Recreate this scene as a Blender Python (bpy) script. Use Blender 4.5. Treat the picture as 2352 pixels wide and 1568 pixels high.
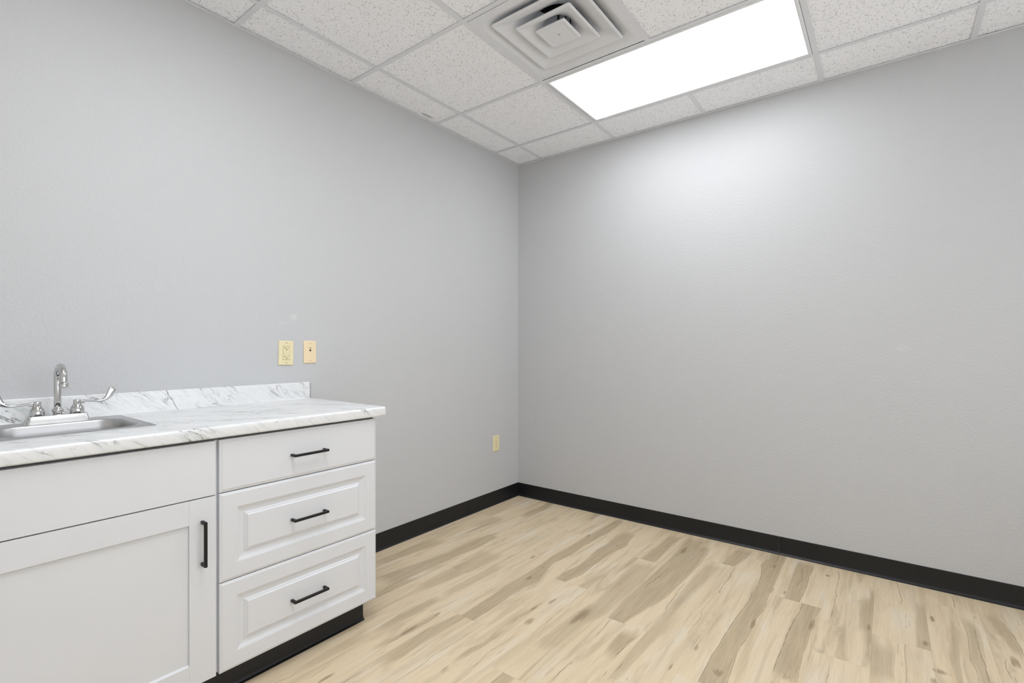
import bpy, bmesh, math, random
from mathutils import Vector, Matrix
random.seed(7)
scn = bpy.context.scene
COL = scn.collection
for o in list(bpy.data.objects):
    bpy.data.objects.remove(o)

# ------------------------------------------------------------------ camera
H = 2.6283                       # ceiling height
f_px, SY = 1130.434, 16.6841
yw, pt, rl = math.radians(37.2947), math.radians(-0.1307), math.radians(0.0318)
fw = Vector((math.cos(yw)*math.cos(pt), math.sin(yw)*math.cos(pt), math.sin(pt)))
rt = Vector((math.sin(yw), -math.cos(yw), 0))
up = rt.cross(fw)
rt, up = rt*math.cos(rl)+up*math.sin(rl), -rt*math.sin(rl)+up*math.cos(rl)
cd = bpy.data.cameras.new('camera')
cd.sensor_width = 36.0
cd.lens = f_px*36.0/2352
cd.shift_y = SY/2352
cd.clip_start = 0.02
cam = bpy.data.objects.new('camera', cd)
M = Matrix((rt, up, -fw)).transposed().to_4x4()
M.translation = Vector((-3.1619, -2.3462, 1.1783))
cam.matrix_world = M
COL.objects.link(cam)
scn.camera = cam

# ------------------------------------------------------------------ world, exposure, lamp strengths
w = bpy.data.worlds.new('world'); scn.world = w
w.use_nodes = True
w.node_tree.nodes['Background'].inputs['Color'].default_value = (0.93, 0.965, 1.0, 1)
w.node_tree.nodes['Background'].inputs['Strength'].default_value = 3.2
scn.view_settings.view_transform = 'Standard'
scn.view_settings.look = 'None'
scn.view_settings.gamma = 1.0
scn.view_settings.use_curve_mapping = False
scn.view_settings.exposure = 0.02
scn.cycles.max_bounces = 14
scn.cycles.diffuse_bounces = 10
LENS_NEAR = 8.0                 # ceiling light over the right wall
LENS_BACK = 13.2                 # second ceiling light, behind the camera's frame

BANDS=[
([(-1.603,-0.8567),(-1.365,-0.8531),(-1.248,-0.846),(-0.911,-0.8524),(-0.828,-0.8425),(-0.55,-0.8548),(-0.036,-0.8749)],[(-1.569,-0.9231),(-1.353,-0.9277),(-1.307,-0.9222),(-1.191,-0.9301),(-1.1,-0.9443),(-1.011,-0.9189),(-0.879,-0.8935),(-0.732,-0.9193),(-0.57,-0.9115),(-0.298,-0.9333),(-0.022,-0.9295)],1,0.5,1),
([(-1.034,-1.0017),(-0.944,-0.9965),(-0.823,-1.0244),(-0.584,-0.9998),(-0.427,-1.0154),(-0.174,-1.0174),(-0.08,-1.0263)],[(-1.02,-1.0592),(-0.906,-1.0878),(-0.769,-1.0833),(-0.575,-1.0875),(-0.446,-1.1141),(-0.405,-1.1133),(-0.346,-1.0939),(-0.226,-1.0891)],1,0.3,1),
([(-0.531,-1.2566),(-0.341,-1.2666),(-0.225,-1.2674),(-0.1,-1.2711)],[(-0.526,-1.3345),(-0.395,-1.3366),(-0.218,-1.3328),(-0.129,-1.3364),(-0.022,-1.3498)],0.9,1,0.3),
([(-0.402,-1.3774),(-0.334,-1.3793),(-0.061,-1.3657)],[(-0.416,-1.4198),(-0.362,-1.4299),(-0.272,-1.4481),(-0.052,-1.4798)],0.7,0.2,0.2),
([(-0.327,-1.6297),(-0.202,-1.6398),(-0.055,-1.6538)],[(-0.317,-1.6985),(-0.184,-1.7231),(-0.03,-1.7385)],0.8,0.8,0.2),
([(-1.383,-1.8191),(-1.319,-1.8177),(-1.248,-1.8158),(-1.203,-1.8153),(-1.125,-1.8194),(-1.083,-1.8192),(-1.016,-1.8194),(-0.932,-1.8212),(-0.842,-1.8251),(-0.802,-1.8281),(-0.717,-1.8349),(-0.688,-1.8363),(-0.616,-1.8384),(-0.613,-1.8375),(-0.589,-1.8305),(-0.52,-1.8392),(-0.456,-1.8395),(-0.356,-1.8312),(-0.277,-1.8193),(-0.212,-1.8047),(-0.108,-1.8249),(-0.02,-1.8242)],[(-1.329,-1.9004),(-1.287,-1.8994),(-1.233,-1.8942),(-1.174,-1.8921),(-1.123,-1.8864),(-1.066,-1.89),(-0.992,-1.8948),(-0.894,-1.8982),(-0.81,-1.8968),(-0.732,-1.905),(-0.717,-1.9063),(-0.676,-1.9085),(-0.612,-1.902),(-0.548,-1.9004),(-0.487,-1.9104),(-0.452,-1.901),(-0.387,-1.9004),(-0.279,-1.9011),(-0.192,-1.8981),(-0.025,-1.8978)],1.15,1,0.8),
([(-0.54,-1.9626),(-0.407,-1.9599),(-0.26,-1.9569),(-0.043,-1.9573)],[(-0.533,-2.0231),(-0.45,-2.0291),(-0.322,-2.0332),(-0.22,-2.0293),(-0.138,-2.0331),(-0.022,-2.0314)],1.1,0.1,1),
([(-1.237,-2.0211),(-1.206,-2.0201),(-1.13,-2.0185),(-1.062,-2.0169),(-1.012,-2.0205),(-0.943,-2.0218),(-0.871,-2.0214),(-0.808,-2.0248),(-0.732,-2.027),(-0.644,-2.0392),(-0.555,-2.0393)],[(-1.179,-2.0979),(-1.081,-2.0928),(-0.981,-2.0897),(-0.91,-2.0947),(-0.789,-2.097),(-0.724,-2.0942),(-0.67,-2.0947),(-0.611,-2.1056),(-0.547,-2.1124)],1.15,1,0.6),
([(-0.693,-2.248),(-0.54,-2.2498),(-0.299,-2.2493)],[(-0.657,-2.2953),(-0.502,-2.2999),(-0.262,-2.2976)],0.6,0.1,0.2),
([(-1.055,-2.2595),(-0.923,-2.2471),(-0.838,-2.2486),(-0.724,-2.253)],[(-0.974,-2.3666),(-0.872,-2.3675),(-0.785,-2.3732),(-0.659,-2.3816)],0.6,0.2,0.3),
([(-0.647,-2.4388),(-0.446,-2.4442),(-0.301,-2.4513),(-0.151,-2.4423)],[(-0.72,-2.5135),(-0.586,-2.5192),(-0.42,-2.5196),(-0.286,-2.5092),(-0.214,-2.486)],0.6,0.1,0.2),
([(-0.553,-2.732),(-0.446,-2.7324),(-0.342,-2.7146),(-0.15,-2.6864)],[(-0.487,-2.7645),(-0.42,-2.767),(-0.308,-2.76),(-0.096,-2.7198)],0.7,0.2,0.8),
([(-1.47,-0.1083),(-1.216,-0.1067),(-0.972,-0.1429)],[(-1.494,-0.168),(-1.262,-0.1885),(-1.031,-0.2256)],0.6,0,0.2),
([(-1.589,-0.2648),(-1.14,-0.3348),(-0.917,-0.3313),(-0.782,-0.3461)],[(-1.668,-0.3959),(-1.277,-0.4072),(-0.965,-0.4352),(-0.792,-0.4223)],0.7,0.3,0.5),
([(-0.741,-0.1436),(-0.387,-0.171)],[(-0.9,-0.2222),(-0.495,-0.2558)],0.4,0,0.3),
([(-1.527,-0.4898),(-1.285,-0.4956),(-1.03,-0.4921),(-0.829,-0.5174)],[(-1.555,-0.5614),(-1.208,-0.6079),(-0.972,-0.6297)],0.5,0.2,0.3),
([(-1.525,-0.6435),(-1.214,-0.6525),(-1.018,-0.6656)],[(-1.493,-0.6854),(-1.235,-0.708),(-1.088,-0.7208)],0.4,0.3,0.1),
([(-1.874,-0.6421),(-1.734,-0.6339),(-1.525,-0.6435)],[(-1.904,-0.6815),(-1.721,-0.6883),(-1.488,-0.6917)],0.7,0.3,0.1),
([(-1.946,-0.7374),(-1.839,-0.753),(-1.795,-0.7455),(-1.723,-0.7578),(-1.623,-0.7639)],[(-1.97,-0.7698),(-1.855,-0.7713),(-1.789,-0.7801),(-1.695,-0.7798),(-1.632,-0.7757)],0.9,0.6,0.9),
([(-2.0,-0.8091),(-1.836,-0.8076),(-1.679,-0.8214),(-1.578,-0.8388)],[(-2.05,-0.8746),(-1.872,-0.8814),(-1.69,-0.8823),(-1.58,-0.8874)],0.6,0.5,0.1),
([(-1.818,-1.0474),(-1.725,-1.0506),(-1.675,-1.068),(-1.523,-1.0614)],[(-1.887,-1.0632),(-1.821,-1.0649),(-1.714,-1.0761),(-1.555,-1.0866)],0.9,0.9,0.7),
([(-1.516,-1.0563),(-1.439,-1.0576),(-1.325,-1.07),(-1.254,-1.0741)],[(-1.539,-1.0741),(-1.457,-1.0708),(-1.346,-1.0816),(-1.265,-1.0845)],0.9,0.6,1),
([(-1.558,-1.0891),(-1.416,-1.095),(-1.393,-1.1322),(-1.308,-1.1161),(-1.164,-1.1155)],[(-1.672,-1.1782),(-1.569,-1.1884),(-1.373,-1.1879),(-1.111,-1.1847)],0.6,0.6,0.4),
([(-1.896,-1.1577),(-1.783,-1.1472),(-1.7,-1.1461),(-1.641,-1.1544)],[(-1.873,-1.1872),(-1.776,-1.1819),(-1.708,-1.1925)],0.7,0.2,0.6),
([(-1.373,-1.2441),(-1.299,-1.2553),(-1.114,-1.2656)],[(-1.351,-1.2994),(-1.266,-1.3135),(-1.148,-1.3255)],0.5,0.1,0.1),
([(-1.6,-1.2325),(-1.37,-1.2423),(-1.267,-1.2476),(-1.104,-1.2719),(-0.855,-1.2547),(-0.588,-1.2408)],[(-1.56,-1.309),(-1.307,-1.3251),(-1.192,-1.3611),(-0.912,-1.3688),(-0.529,-1.3633)],0.55,0.5,0.2),
([(-1.191,-1.3768),(-0.853,-1.3724),(-0.145,-1.3849)],[(-1.188,-1.4533),(-0.876,-1.5199),(-0.514,-1.5375),(-0.129,-1.5164)],0.85,0.1,0.5),
([(-1.648,-1.4824),(-1.387,-1.5347),(-1.172,-1.5561),(-0.974,-1.5552),(-0.641,-1.5544),(-0.356,-1.5671)],[(-1.577,-1.5755),(-1.303,-1.599),(-1.146,-1.6174),(-0.94,-1.5991),(-0.697,-1.6146),(-0.366,-1.6448)],0.5,0.2,0.3),
([(-1.441,-1.4763),(-1.331,-1.4653),(-1.24,-1.4672)],[(-1.454,-1.5153),(-1.337,-1.5305),(-1.212,-1.5434)],0.8,0.1,0.9),
([(-1.184,-1.3841),(-0.948,-1.399)],[(-1.2,-1.4565),(-1.105,-1.4662)],0.6,0.1,0.1),
([(-0.977,-1.4116),(-0.916,-1.441)],[(-1.138,-1.4806),(-0.997,-1.4683),(-0.92,-1.478)],0.6,0.3,0.6),
([(-0.945,-1.5682),(-0.82,-1.5668)],[(-1.069,-1.5926),(-0.906,-1.6032),(-0.794,-1.6004)],0.5,0.1,0.2),
([(-2.223,-0.5972),(-2.083,-0.5878),(-1.935,-0.5944)],[(-2.214,-0.6589),(-2.082,-0.6628),(-1.911,-0.6722)],0.4,0.1,0.2),
([(-2.212,-0.7108),(-2.125,-0.6936),(-2.025,-0.7215),(-1.937,-0.7253)],[(-2.199,-0.7602),(-2.16,-0.7496),(-2.051,-0.7589),(-1.968,-0.7669)],0.5,0.6,0.4)]
CRACKS=[
([(-2.035,-0.9712),(-1.927,-0.9742),(-1.887,-0.9731),(-1.864,-0.9659),(-1.809,-0.9698),(-1.738,-0.9732),(-1.635,-0.9754)],0.8),
([(-0.594,-2.1539),(-0.494,-2.1548),(-0.359,-2.1573),(-0.336,-2.1523),(-0.134,-2.1527),(-0.045,-2.1445)],0.9),
([(-1.118,-2.1772),(-1.069,-2.1798),(-0.996,-2.1791)],0.9),
([(-0.767,-2.6371),(-0.706,-2.6357),(-0.624,-2.6393),(-0.59,-2.6355),(-0.515,-2.6359),(-0.464,-2.6366),(-0.344,-2.6391)],0.9),
([(-0.67,-1.704),(-0.559,-1.7018),(-0.466,-1.7057),(-0.431,-1.7001),(-0.325,-1.7001)],0.9),
([(-0.443,-1.5339),(-0.381,-1.5362),(-0.312,-1.5314),(-0.154,-1.524)],0.9),
([(-1.19,-1.5709),(-1.164,-1.5654),(-1.121,-1.5606),(-1.091,-1.5714),(-1.045,-1.574),(-0.974,-1.5532),(-0.928,-1.5496),(-0.893,-1.5499),(-0.854,-1.5496),(-0.804,-1.5458),(-0.754,-1.5396),(-0.722,-1.5452),(-0.675,-1.5408)],1),
([(-1.357,-1.404),(-1.321,-1.4003),(-1.28,-1.4001),(-1.204,-1.394)],1),
([(-1.703,-1.4066),(-1.639,-1.4033),(-1.626,-1.4048),(-1.602,-1.4048),(-1.561,-1.4063),(-1.549,-1.4113)],1),
([(-0.834,-1.3992),(-0.762,-1.4078),(-0.68,-1.4146),(-0.556,-1.4194)],1),
([(-1.647,-0.8425),(-1.571,-0.8396)],1),
([(-1.828,-0.8183),(-1.783,-0.8207),(-1.721,-0.8215)],0.9),
([(-0.417,-0.4658),(-0.207,-0.4653),(-0.137,-0.4588)],0.8),
([(-0.65,-0.3774),(-0.621,-0.4001),(-0.467,-0.382)],1),
([(-0.988,-0.6577),(-0.932,-0.6581)],0.9),
([(-0.566,-0.8484),(-0.419,-0.8516)],1.3),
([(-0.597,-2.1532),(-0.491,-2.1547),(-0.371,-2.1548)],0.9),
([(-1.1,-1.4797),(-1.01,-1.4686),(-0.984,-1.4686),(-0.92,-1.4806)],0.8),
([(-1.11,-1.6956),(-1.027,-1.6972),(-0.958,-1.7023),(-0.898,-1.6919)],0.7),
([(-0.946,-2.4031),(-0.842,-2.4065),(-0.762,-2.4035),(-0.654,-2.406)],0.7),
([(-0.757,-2.3828),(-0.672,-2.3831)],0.7),
([(-1.307,-1.1862),(-1.192,-1.1804),(-1.11,-1.1868)],0.9),
([(-1.44,-1.5205),(-1.402,-1.5254),(-1.323,-1.524),(-1.263,-1.534)],0.9),
([(-1.501,-1.5629),(-1.449,-1.5631)],0.9),
([(-2.292,-0.6354),(-2.24,-0.6495),(-2.204,-0.6415)],0.9),
([(-2.212,-0.7108),(-2.159,-0.7056),(-2.116,-0.7006)],0.8),
([(-1.032,-0.2786),(-0.79,-0.274)],0.6),
([(-1.189,-0.6223),(-1.11,-0.6257)],0.9),
([(-1.434,-0.0609),(-1.368,-0.0743),(-1.208,-0.0486)],0.5),
([(-1.689,-0.5608),(-1.648,-0.558)],0.7),
([(-1.758,-0.64),(-1.721,-0.6365)],0.9),
([(-0.169,-2.5926),(-0.098,-2.5964),(-0.036,-2.5935)],1.2),
([(-1.164,-1.7498),(-1.087,-1.7512)],0.5)]
KNOTS=[(-0.415,-0.857,0.03,0.012),(-0.197,-1.859,0.035,0.02),(-1.109,-0.892,0.03,0.01),(-0.449,-1.069,0.03,0.01),(-0.482,-1.961,0.03,0.012),(-0.72,-2.096,0.06,0.012),(-0.874,-1.894,0.05,0.012),(-1.29,-1.86,0.03,0.02),(-1.165,-2.063,0.03,0.02),(-0.6,-2.29,0.03,0.01),(-0.352,-2.504,0.03,0.01),(-0.601,-2.47,0.03,0.015),(-0.876,-2.481,0.03,0.015),(-1.363,-1.713,0.03,0.006),(-1.185,-1.752,0.03,0.008),(-1.337,-1.078,0.03,0.01),(-1.427,-1.124,0.04,0.015),(-1.877,-1.06,0.03,0.01),(-1.633,-0.767,0.02,0.008),(-1.567,-1.41,0.02,0.006),(-0.666,-1.705,0.015,0.008),(-0.693,-1.419,0.02,0.008),(-1.227,-1.109,0.04,0.01),(-0.281,-1.41,0.05,0.02),(-1.266,-1.278,0.09,0.03),(-0.889,-0.763,0.03,0.01),(-0.8,-0.717,0.03,0.008),(-2.171,-0.756,0.04,0.01),(-1.792,-0.763,0.05,0.012),(-0.795,-2.504,0.02,0.03),(-0.549,-2.733,0.05,0.02),(-0.147,-2.106,0.015,0.012),(-0.227,-2.653,0.02,0.006),(-0.717,-2.138,0.015,0.006)]

# ------------------------------------------------------------------ node helpers
def srgb(r, g=None, b=None):
    if g is None: g = b = r
    def c(v):
        v /= 255.0
        return v/12.92 if v <= 0.04045 else ((v+0.055)/1.055)**2.4
    return (c(r), c(g), c(b), 1)

class NT:
    def __init__(s, name):
        s.m = bpy.data.materials.new(name); s.m.use_nodes = True
        s.t = s.m.node_tree; s.t.nodes.clear()
        s.out = s.t.nodes.new('ShaderNodeOutputMaterial')
    def n(s, kind, ins=None, **kw):
        nd = s.t.nodes.new(kind)
        for k, v in kw.items(): setattr(nd, k, v)
        for k, v in (ins or {}).items(): s.put(nd.inputs[k], v)
        return nd
    def put(s, sock, v):
        if isinstance(v, bpy.types.NodeSocket): s.t.links.new(v, sock)
        elif v is not None: sock.default_value = v
    def math(s, op, a, b=None, c=None, clamp=False):
        nd = s.t.nodes.new('ShaderNodeMath'); nd.operation = op; nd.use_clamp = clamp
        for i, v in enumerate((a, b, c)):
            if v is not None: s.put(nd.inputs[i], v)
        return nd.outputs[0]
    def mix(s, f, a, b, blend='MIX'):
        nd = s.t.nodes.new('ShaderNodeMix'); nd.data_type = 'RGBA'; nd.blend_type = blend
        s.put(nd.inputs[0], f); s.put(nd.inputs[6], a); s.put(nd.inputs[7], b)
        return nd.outputs[2]
    def ramp(s, v, a, b, lo=0.0, hi=1.0):
        nd = s.t.nodes.new('ShaderNodeMapRange'); nd.interpolation_type = 'SMOOTHSTEP'
        s.put(nd.inputs[0], v)
        for i, q in zip((1, 2, 3, 4), (a, b, lo, hi)): s.put(nd.inputs[i], q)
        return nd.outputs[0]
    def pos(s, scale=(1, 1, 1), rot=(0, 0, 0), loc=(0, 0, 0)):
        tc = s.n('ShaderNodeNewGeometry')
        mp = s.n('ShaderNodeMapping', {'Vector': tc.outputs['Position'], 'Scale': scale, 'Rotation': rot, 'Location': loc})
        return mp.outputs[0]
    def objpos(s, scale=(1, 1, 1), rot=(0, 0, 0)):
        tc = s.n('ShaderNodeTexCoord')
        mp = s.n('ShaderNodeMapping', {'Vector': tc.outputs['Object'], 'Scale': scale, 'Rotation': rot})
        return mp.outputs[0]
    def noise(s, vec, scale, detail=2, rough=0.5, dist=0.0, out=0):
        return s.n('ShaderNodeTexNoise', {'Vector': vec, 'Scale': scale, 'Detail': detail, 'Roughness': rough, 'Distortion': dist}).outputs[out]
    def bsdf(s, col, rough=0.5, metal=0.0, normal=None, spec=0.5, **kw):
        b = s.n('ShaderNodeBsdfPrincipled', {'Base Color': col, 'Roughness': rough, 'Metallic': metal, 'Specular IOR Level': spec})
        if normal is not None: s.put(b.inputs['Normal'], normal)
        for k, v in kw.items(): s.put(b.inputs[k], v)
        s.t.links.new(b.outputs[0], s.out.inputs[0])
        return s.m
    def bump(s, h, strength=0.3, dist=0.001):
        return s.n('ShaderNodeBump', {'Height': h, 'Strength': strength, 'Distance': dist}).outputs[0]

# ------------------------------------------------------------------ materials
def mat_wall():
    t = NT('grey_wall_paint')
    p = t.pos()
    a = t.noise(p, 95, 3, 0.6); b = t.noise(p, 240, 2, 0.6)
    big = t.noise(p, 3.0, 3, 0.6)
    h = t.math('ADD', t.ramp(a, 0.42, 0.66), t.math('MULTIPLY', b, 0.45))
    col = t.mix(t.math('MULTIPLY', big, 0.5), (0.510, 0.516, 0.528, 1), (0.535, 0.541, 0.553, 1))
    # touched-up paint marks
    def spot(x, y, z, rx, rz, c, amt):
        nonlocal col
        q = t.n('ShaderNodeVectorMath', {0: p, 1: (x, y, z)}, operation='SUBTRACT').outputs[0]
        q = t.n('ShaderNodeVectorMath', {0: q, 1: (1/rx, 1/rx, 1/rz)}, operation='MULTIPLY').outputs[0]
        q = t.n('ShaderNodeVectorMath', {0: q}, operation='LENGTH').outputs['Value']
        q = t.math('ADD', q, t.math('MULTIPLY', t.math('SUBTRACT', t.noise(p, 30, 3), 0.5), 1.6))
        col = t.mix(t.ramp(q, 1.0, 0.3, 0, amt), col, c)
    spot(-1.872, 0, 1.33, 0.03, 0.022, (0.62, 0.62, 0.63, 1), 0.5)
    spot(-1.93, 0, 1.30, 0.045, 0.008, (0.59, 0.59, 0.60, 1), 0.45)
    spot(0, -2.41, 1.175, 0.05, 0.02, (0.58, 0.58, 0.59, 1), 0.45)
    return t.bsdf(col, 0.62, normal=t.bump(h, 0.46, 0.0011), spec=0.35)

def mat_ceiling_tile():
    t = NT('fissured_ceiling_tile')
    p = t.pos()
    wv = t.noise(p, 120, 2, 0.5, out=1)
    q = t.n('ShaderNodeVectorMath', {0: wv, 1: (0.016, 0.016, 0)}, operation='MULTIPLY').outputs[0]
    q = t.n('ShaderNodeVectorMath', {0: p, 1: q}, operation='ADD').outputs[0]
    q = t.n('ShaderNodeVectorMath', {0: q, 1: (1, 1, 0)}, operation='MULTIPLY').outputs[0]
    v1 = t.n('ShaderNodeTexVoronoi', {'Vector': q, 'Scale': 120.0}, voronoi_dimensions='3D')
    keep = t.math('GREATER_THAN', t.n('ShaderNodeSeparateColor', {0: v1.outputs['Color']}).outputs[0], 0.28)
    holes = t.math('MULTIPLY', t.ramp(v1.outputs['Distance'], 0.32, 0.16), keep)
    v2 = t.n('ShaderNodeTexVoronoi', {'Vector': q, 'Scale': 210.0}, voronoi_dimensions='3D')
    keep2 = t.math('GREATER_THAN', t.n('ShaderNodeSeparateColor', {0: v2.outputs['Color']}).outputs[1], 0.6)
    pin = t.math('MULTIPLY', t.ramp(v2.outputs['Distance'], 0.3, 0.15), keep2)
    dark = t.math('MAXIMUM', holes, t.math('MULTIPLY', pin, 0.45))
    col = t.mix(t.math('MULTIPLY', dark, 0.66), (0.92, 0.935, 0.97, 1), (0.24, 0.24, 0.245, 1))
    # a scuffed corner on one border tile
    q = t.n('ShaderNodeVectorMath', {0: p, 1: (-1.03, -0.052, H)}, operation='SUBTRACT').outputs[0]
    q = t.n('ShaderNodeVectorMath', {0: q, 1: (16, 60, 0)}, operation='MULTIPLY').outputs[0]
    q = t.n('ShaderNodeVectorMath', {0: q}, operation='LENGTH').outputs['Value']
    col = t.mix(t.ramp(q, 1.0, 0.5, 0, 0.6), col, (0.3, 0.3, 0.3, 1))
    h = t.math('SUBTRACT', t.math('MULTIPLY', t.noise(p, 160, 3, 0.6), 0.3), dark)
    return t.bsdf(col, 0.9, normal=t.bump(h, 0.6, 0.002), spec=0.1)

def mat_plain(name, col, rough=0.5, metal=0.0, spec=0.5, bscale=0, bstr=0.1, bdist=0.0005, **kw):
    t = NT(name)
    p = t.objpos()
    v = t.noise(p, 6.0, 2, 0.5)
    c2 = tuple(min(1, x*1.05) for x in col[:3])+(1,)
    c = t.mix(v, col, c2)
    nm = t.bump(t.noise(p, bscale, 3, 0.6), bstr, bdist) if bscale else None
    return t.bsdf(c, rough, metal, normal=nm, spec=spec, **kw)

def mat_marble():
    t = NT('white_marble_laminate')
    g = t.n('ShaderNodeNewGeometry')
    s = t.n('ShaderNodeSeparateXYZ', {0: g.outputs['Position']})
    u = s.outputs[0]; v = t.math('ADD', s.outputs[1], s.outputs[2])   # unrolled over backsplash, top and front edge
    # along-vein / across-vein axes
    al = t.math('SUBTRACT', t.math('MULTIPLY', u, 0.78), t.math('MULTIPLY', v, 0.62))
    ac = t.math('ADD', t.math('MULTIPLY', u, 0.62), t.math('MULTIPLY', v, 0.78))
    q = t.n('ShaderNodeCombineXYZ', {0: al, 1: ac, 2: 0.0}).outputs[0]
    def st(sx, sy, ox=0.0):
        return t.n('ShaderNodeMapping', {'Vector': q, 'Scale': (sx, sy, 1), 'Location': (ox, ox*0.7, 0)}).outputs[0]
    def vein(vec, scale, width, detail=3, dist=0.4):
        n = t.noise(vec, scale, detail, 0.55, dist)
        d = t.math('ABSOLUTE', t.math('SUBTRACT', n, 0.5))
        return t.ramp(d, width, 0.0)
    cl = t.noise(st(1.6, 5.5, 3.1), 2.0, 3, 0.6)                 # where vein clusters sit
    clm = t.ramp(cl, 0.47, 0.62)
    soft = t.math('MULTIPLY', t.ramp(t.noise(st(5, 26), 2.2, 4, 0.65), 0.43, 0.68), 0.8)
    v1 = t.math('MULTIPLY', vein(st(2.2, 9, 1.0), 2.6, 0.024, 4, 0.5), t.math('ADD', t.math('MULTIPLY', clm, 0.95), 0.14))
    v2 = t.math('MULTIPLY', vein(st(4, 22, 7.0), 2.4, 0.036, 4, 0.7), t.math('ADD', t.math('MULTIPLY', clm, 0.65), 0.08))
    col = t.mix(t.math('MULTIPLY', soft, t.math('ADD', t.math('MULTIPLY', clm, 0.75), 0.25)), (0.73, 0.735, 0.745, 1), (0.51, 0.58, 0.57, 1))
    col = t.mix(t.math('MULTIPLY', v2, 0.75), col, (0.42, 0.42, 0.41, 1))
    col = t.mix(t.math('MULTIPLY', v1, 0.8), col, (0.17, 0.165, 0.16, 1))
    # the one dark crack-like vein on the backsplash
    wob = t.math('MULTIPLY', t.math('SUBTRACT', t.noise(q, 28, 2), 0.5), 0.022)
    lx = t.math('SUBTRACT', t.math('ADD', u, wob), t.math('ADD', -2.42, t.math('MULTIPLY', t.math('SUBTRACT', 1.0, s.outputs[2]), 0.48)))
    dk = t.ramp(t.math('ABSOLUTE', lx), 0.0022, 0.0008)
    dk = t.math('MULTIPLY', dk, t.math('GREATER_THAN', s.outputs[1], -0.03))
    col = t.mix(t.math('MULTIPLY', dk, 0.8), col, (0.12, 0.12, 0.12, 1))
    return t.bsdf(col, 0.28, spec=0.5)

def mat_brushed(name, along='X', col=(0.62, 0.62, 0.62, 1), rough=0.27):
    t = NT(name)
    sc = (4, 260, 260) if along == 'X' else (260, 260, 4)
    n = t.noise(t.pos(sc), 1.0, 3, 0.6)
    r = t.math('ADD', rough-0.05, t.math('MULTIPLY', n, 0.14))
    return t.bsdf(col, r, 1.0, normal=t.bump(n, 0.12, 0.0004))

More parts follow.
